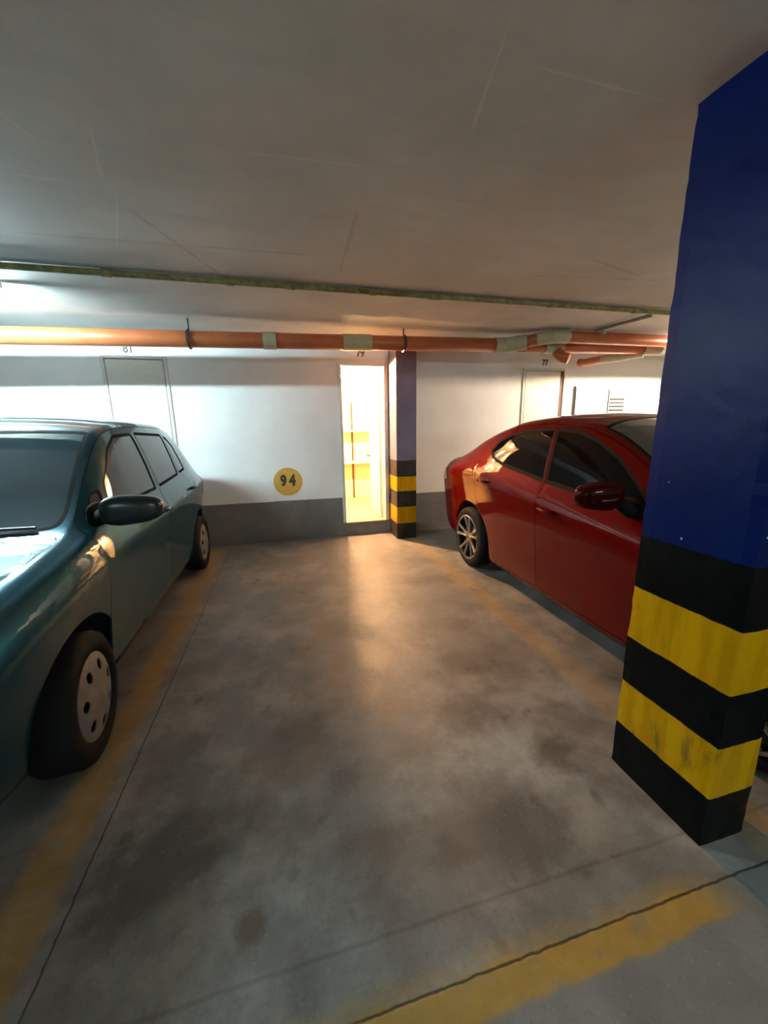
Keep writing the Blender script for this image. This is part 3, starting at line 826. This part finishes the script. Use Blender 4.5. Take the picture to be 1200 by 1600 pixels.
    # wipers
    for wx in P['wipers']:
        bm = bmesh.new(); pts = []
        for q in range(8):
            u = q/7; t = (wx[0]+(wx[1]-wx[0])*u); y = wx[2]+(wx[3]-wx[2])*u; pts.append(K.S(y, t)+K.N(y, t)*.014)
        tube(bm, pts, .007, 8); obj('wiper', bm, M_trim, root)
    return root, K

# ---- blue-green hatchback on the left: origin at its front axle
BX, BY = -1.71, 1.80
T = [ # y      w     zs    wb    zb    wr    zr    zc
    (-.76, .52, .34, .48, .58, .42, .62, .64), (-.72, .66, .26, .60, .66, .54, .70, .73), (-.60, .75, .22, .69, .76, .62, .80, .82), (-.3, .80, .20, .75, .85, .68, .885, .91),
    (.05, .82, .20, .775, .915, .69, .95, .955), (.25, .825, .20, .78, .945, .68, .985, .985), (.40, .83, .20, .785, .96, .66, 1.07, 1.075), (.60, .83, .20, .785, .975, .635, 1.235, 1.25), (.80, .83, .20, .785, .98, .62, 1.395, 1.425), (.93, .83, .20, .785, .985, .612, 1.46, 1.50),
    (1.20, .83, .20, .785, .99, .605, 1.50, 1.555), (1.6, .83, .20, .785, 1.0, .60, 1.51, 1.575), (2.1, .83, .20, .78, 1.02, .59, 1.50, 1.565), (2.45, .82, .21, .765, 1.03, .575, 1.455, 1.52), (2.72, .80, .23, .74, 1.03, .58, 1.32, 1.39),
    (2.92, .77, .25, .71, 1.00, .60, 1.13, 1.20), (3.02, .72, .28, .66, .93, .58, 1.0, 1.06), (3.06, .62, .33, .56, .86, .50, .90, .95)]
build_car('hatchback_car', 'blue-green hatchback parked along the left side of the empty bay', (BX, BY, 0), T, M_teal, M_glass1, M_ws1, dict(
    wb=2.50, arch_r=.365, wheel_r=.29, wheel_x=.812, style='hubcap', steer=5,
    front_door=[(.27, .27), (1.37, .27), (1.38, 1.0), (1.40, 1.60), (.92, 1.60), (.62, 1.26), (.29, .98)],
    rear_door=[(1.38, .27), (1.96, .27), (2.07, .62), (2.28, .78), (2.38, 1.0), (2.38, 1.34), (2.18, 1.60), (1.41, 1.60), (1.39, 1.0)],
    front_windows=[[(.58, 1.03), (1.34, 1.035), (1.365, 1.445), (1.05, 1.435), (.88, 1.36), (.66, 1.17)], [(.41, 1.03), (.55, 1.03), (.61, 1.15), (.54, 1.14)]],
    rear_windows=[[(1.41, 1.04), (2.0, 1.07), (2.06, 1.43), (1.42, 1.45)], [(2.045, 1.075), (2.30, 1.09), (2.27, 1.32), (2.19, 1.39), (2.10, 1.42)]],
    front_handle=(1.27, .89), rear_handle=(2.20, .92),
    tail_lamp=[(2.86, .74), (3.03, .74), (2.99, .97), (2.84, .97)], head_lamp=[(-.72, .50), (-.56, .54), (-.54, .68), (-.68, .60)],
    windscreen=[(.235, 0.0), (.26, .5), (.30, .90), (.38, .955), (.60, .955), (.90, .94), (.885, .5), (.87, 0.0)],
    rear_window=[(2.55, .0), (2.55, .82), (2.82, .86), (2.86, 0.0)],
    bonnet=[(-.62, 0), (-.55, .85), (.20, .97), (.245, .9), (.20, .5), (.18, 0)],
    mirror=(.985, .22, 1.09), mirror_size=(.130, .055, .070), mirror_mat=M_mirror1, mirror_base=(.775, .36, 1.035),
    wipers=[(.75, -.05, .30, .31), (-.1, -.8, .29, .33)]))

# ---- red saloon on the right: origin at its front axle
RX, RY = 2.635, 1.02
T = [
    (-.80, .52, .26, .48, .55, .42, .60, .62), (-.75, .66, .20, .60, .64, .54, .68, .72), (-.6, .76, .16, .70, .75, .62, .79, .84), (-.3, .82, .14, .77, .82, .67, .87, .93), (.05, .84, .13, .79, .86, .70, .91, .97), (.35, .845, .13, .79, .89, .70, .985, 1.06),
    (.67, .845, .13, .79, .925, .655, 1.21, 1.28), (1.0, .845, .13, .79, .965, .615, 1.38, 1.45), (1.3, .845, .13, .79, .995, .59, 1.455, 1.52), (1.7, .845, .13, .785, 1.04, .58, 1.48, 1.548), (2.05, .845, .13, .78, 1.09, .58, 1.46, 1.53), (2.3, .845, .14, .775, 1.115, .585, 1.41, 1.48),
    (2.6, .84, .15, .76, 1.12, .61, 1.315, 1.38), (2.85, .83, .17, .745, 1.105, .635, 1.20, 1.25), (3.05, .81, .20, .73, 1.085, .65, 1.125, 1.16), (3.22, .785, .22, .71, 1.06, .64, 1.095, 1.125), (3.38, .75, .25, .67, 1.02, .60, 1.06, 1.09), (3.46, .69, .30, .61, .96, .55, 1.0, 1.03), (3.50, .60, .35, .52, .88, .47, .92, .94)]
build_car('saloon_car', 'deep red saloon parked behind the near blue pillar', (RX, RY, 0), T, M_red, M_glass2, M_ws2, dict(
    wb=2.535, arch_r=.385, wheel_r=.315, wheel_x=.832, style='alloy', seal=.024,
    front_door=[(.40, .20), (1.42, .20), (1.425, 1.0), (1.565, 1.60), (1.10, 1.60), (.80, 1.32), (.42, .95)],
    rear_door=[(1.43, .20), (2.08, .20), (2.17, .50), (2.38, .76), (2.46, 1.10), (2.44, 1.32), (2.24, 1.60), (1.575, 1.60), (1.435, 1.0)],
    front_windows=[[(.52, .955), (1.424, 1.03), (1.518, 1.435), (1.28, 1.415), (1.08, 1.355), (.88, 1.26), (.68, 1.11)]],
    rear_windows=[[(1.438, 1.033), (2.0, 1.10), (2.22, 1.15), (2.32, 1.22), (2.25, 1.315), (2.09, 1.38), (1.85, 1.425), (1.530, 1.435)]],
    front_handle=(1.29, .85), rear_handle=(2.21, .95),
    tail_lamp=[(3.16, .84), (3.45, .82), (3.43, .95), (3.22, .985)], head_lamp=[(-.72, .50), (-.4, .58), (-.38, .72), (-.66, .62)],
    windscreen=[(.22, 0.0), (.26, .5), (.36, .90), (.56, .95), (1.12, .94), (1.19, .5), (1.20, 0.0)],
    rear_window=[(2.42, .0), (2.44, .84), (2.84, .86), (2.90, 0.0)],
    bonnet=[(-.66, 0), (-.6, .85), (.24, .97), (.26, .9), (.16, .5), (.12, 0)],
    boot=[(2.98, 0), (2.99, .85), (3.36, .9), (3.38, 0)],
    mirror=(.975, .68, 1.065), mirror_size=(.13, .06, .078), mirror_mat=M_redmirror, mirror_base=(.80, .64, .98),
    wipers=[(.75, -.05, .28, .31), (-.1, -.8, .27, .33)]))
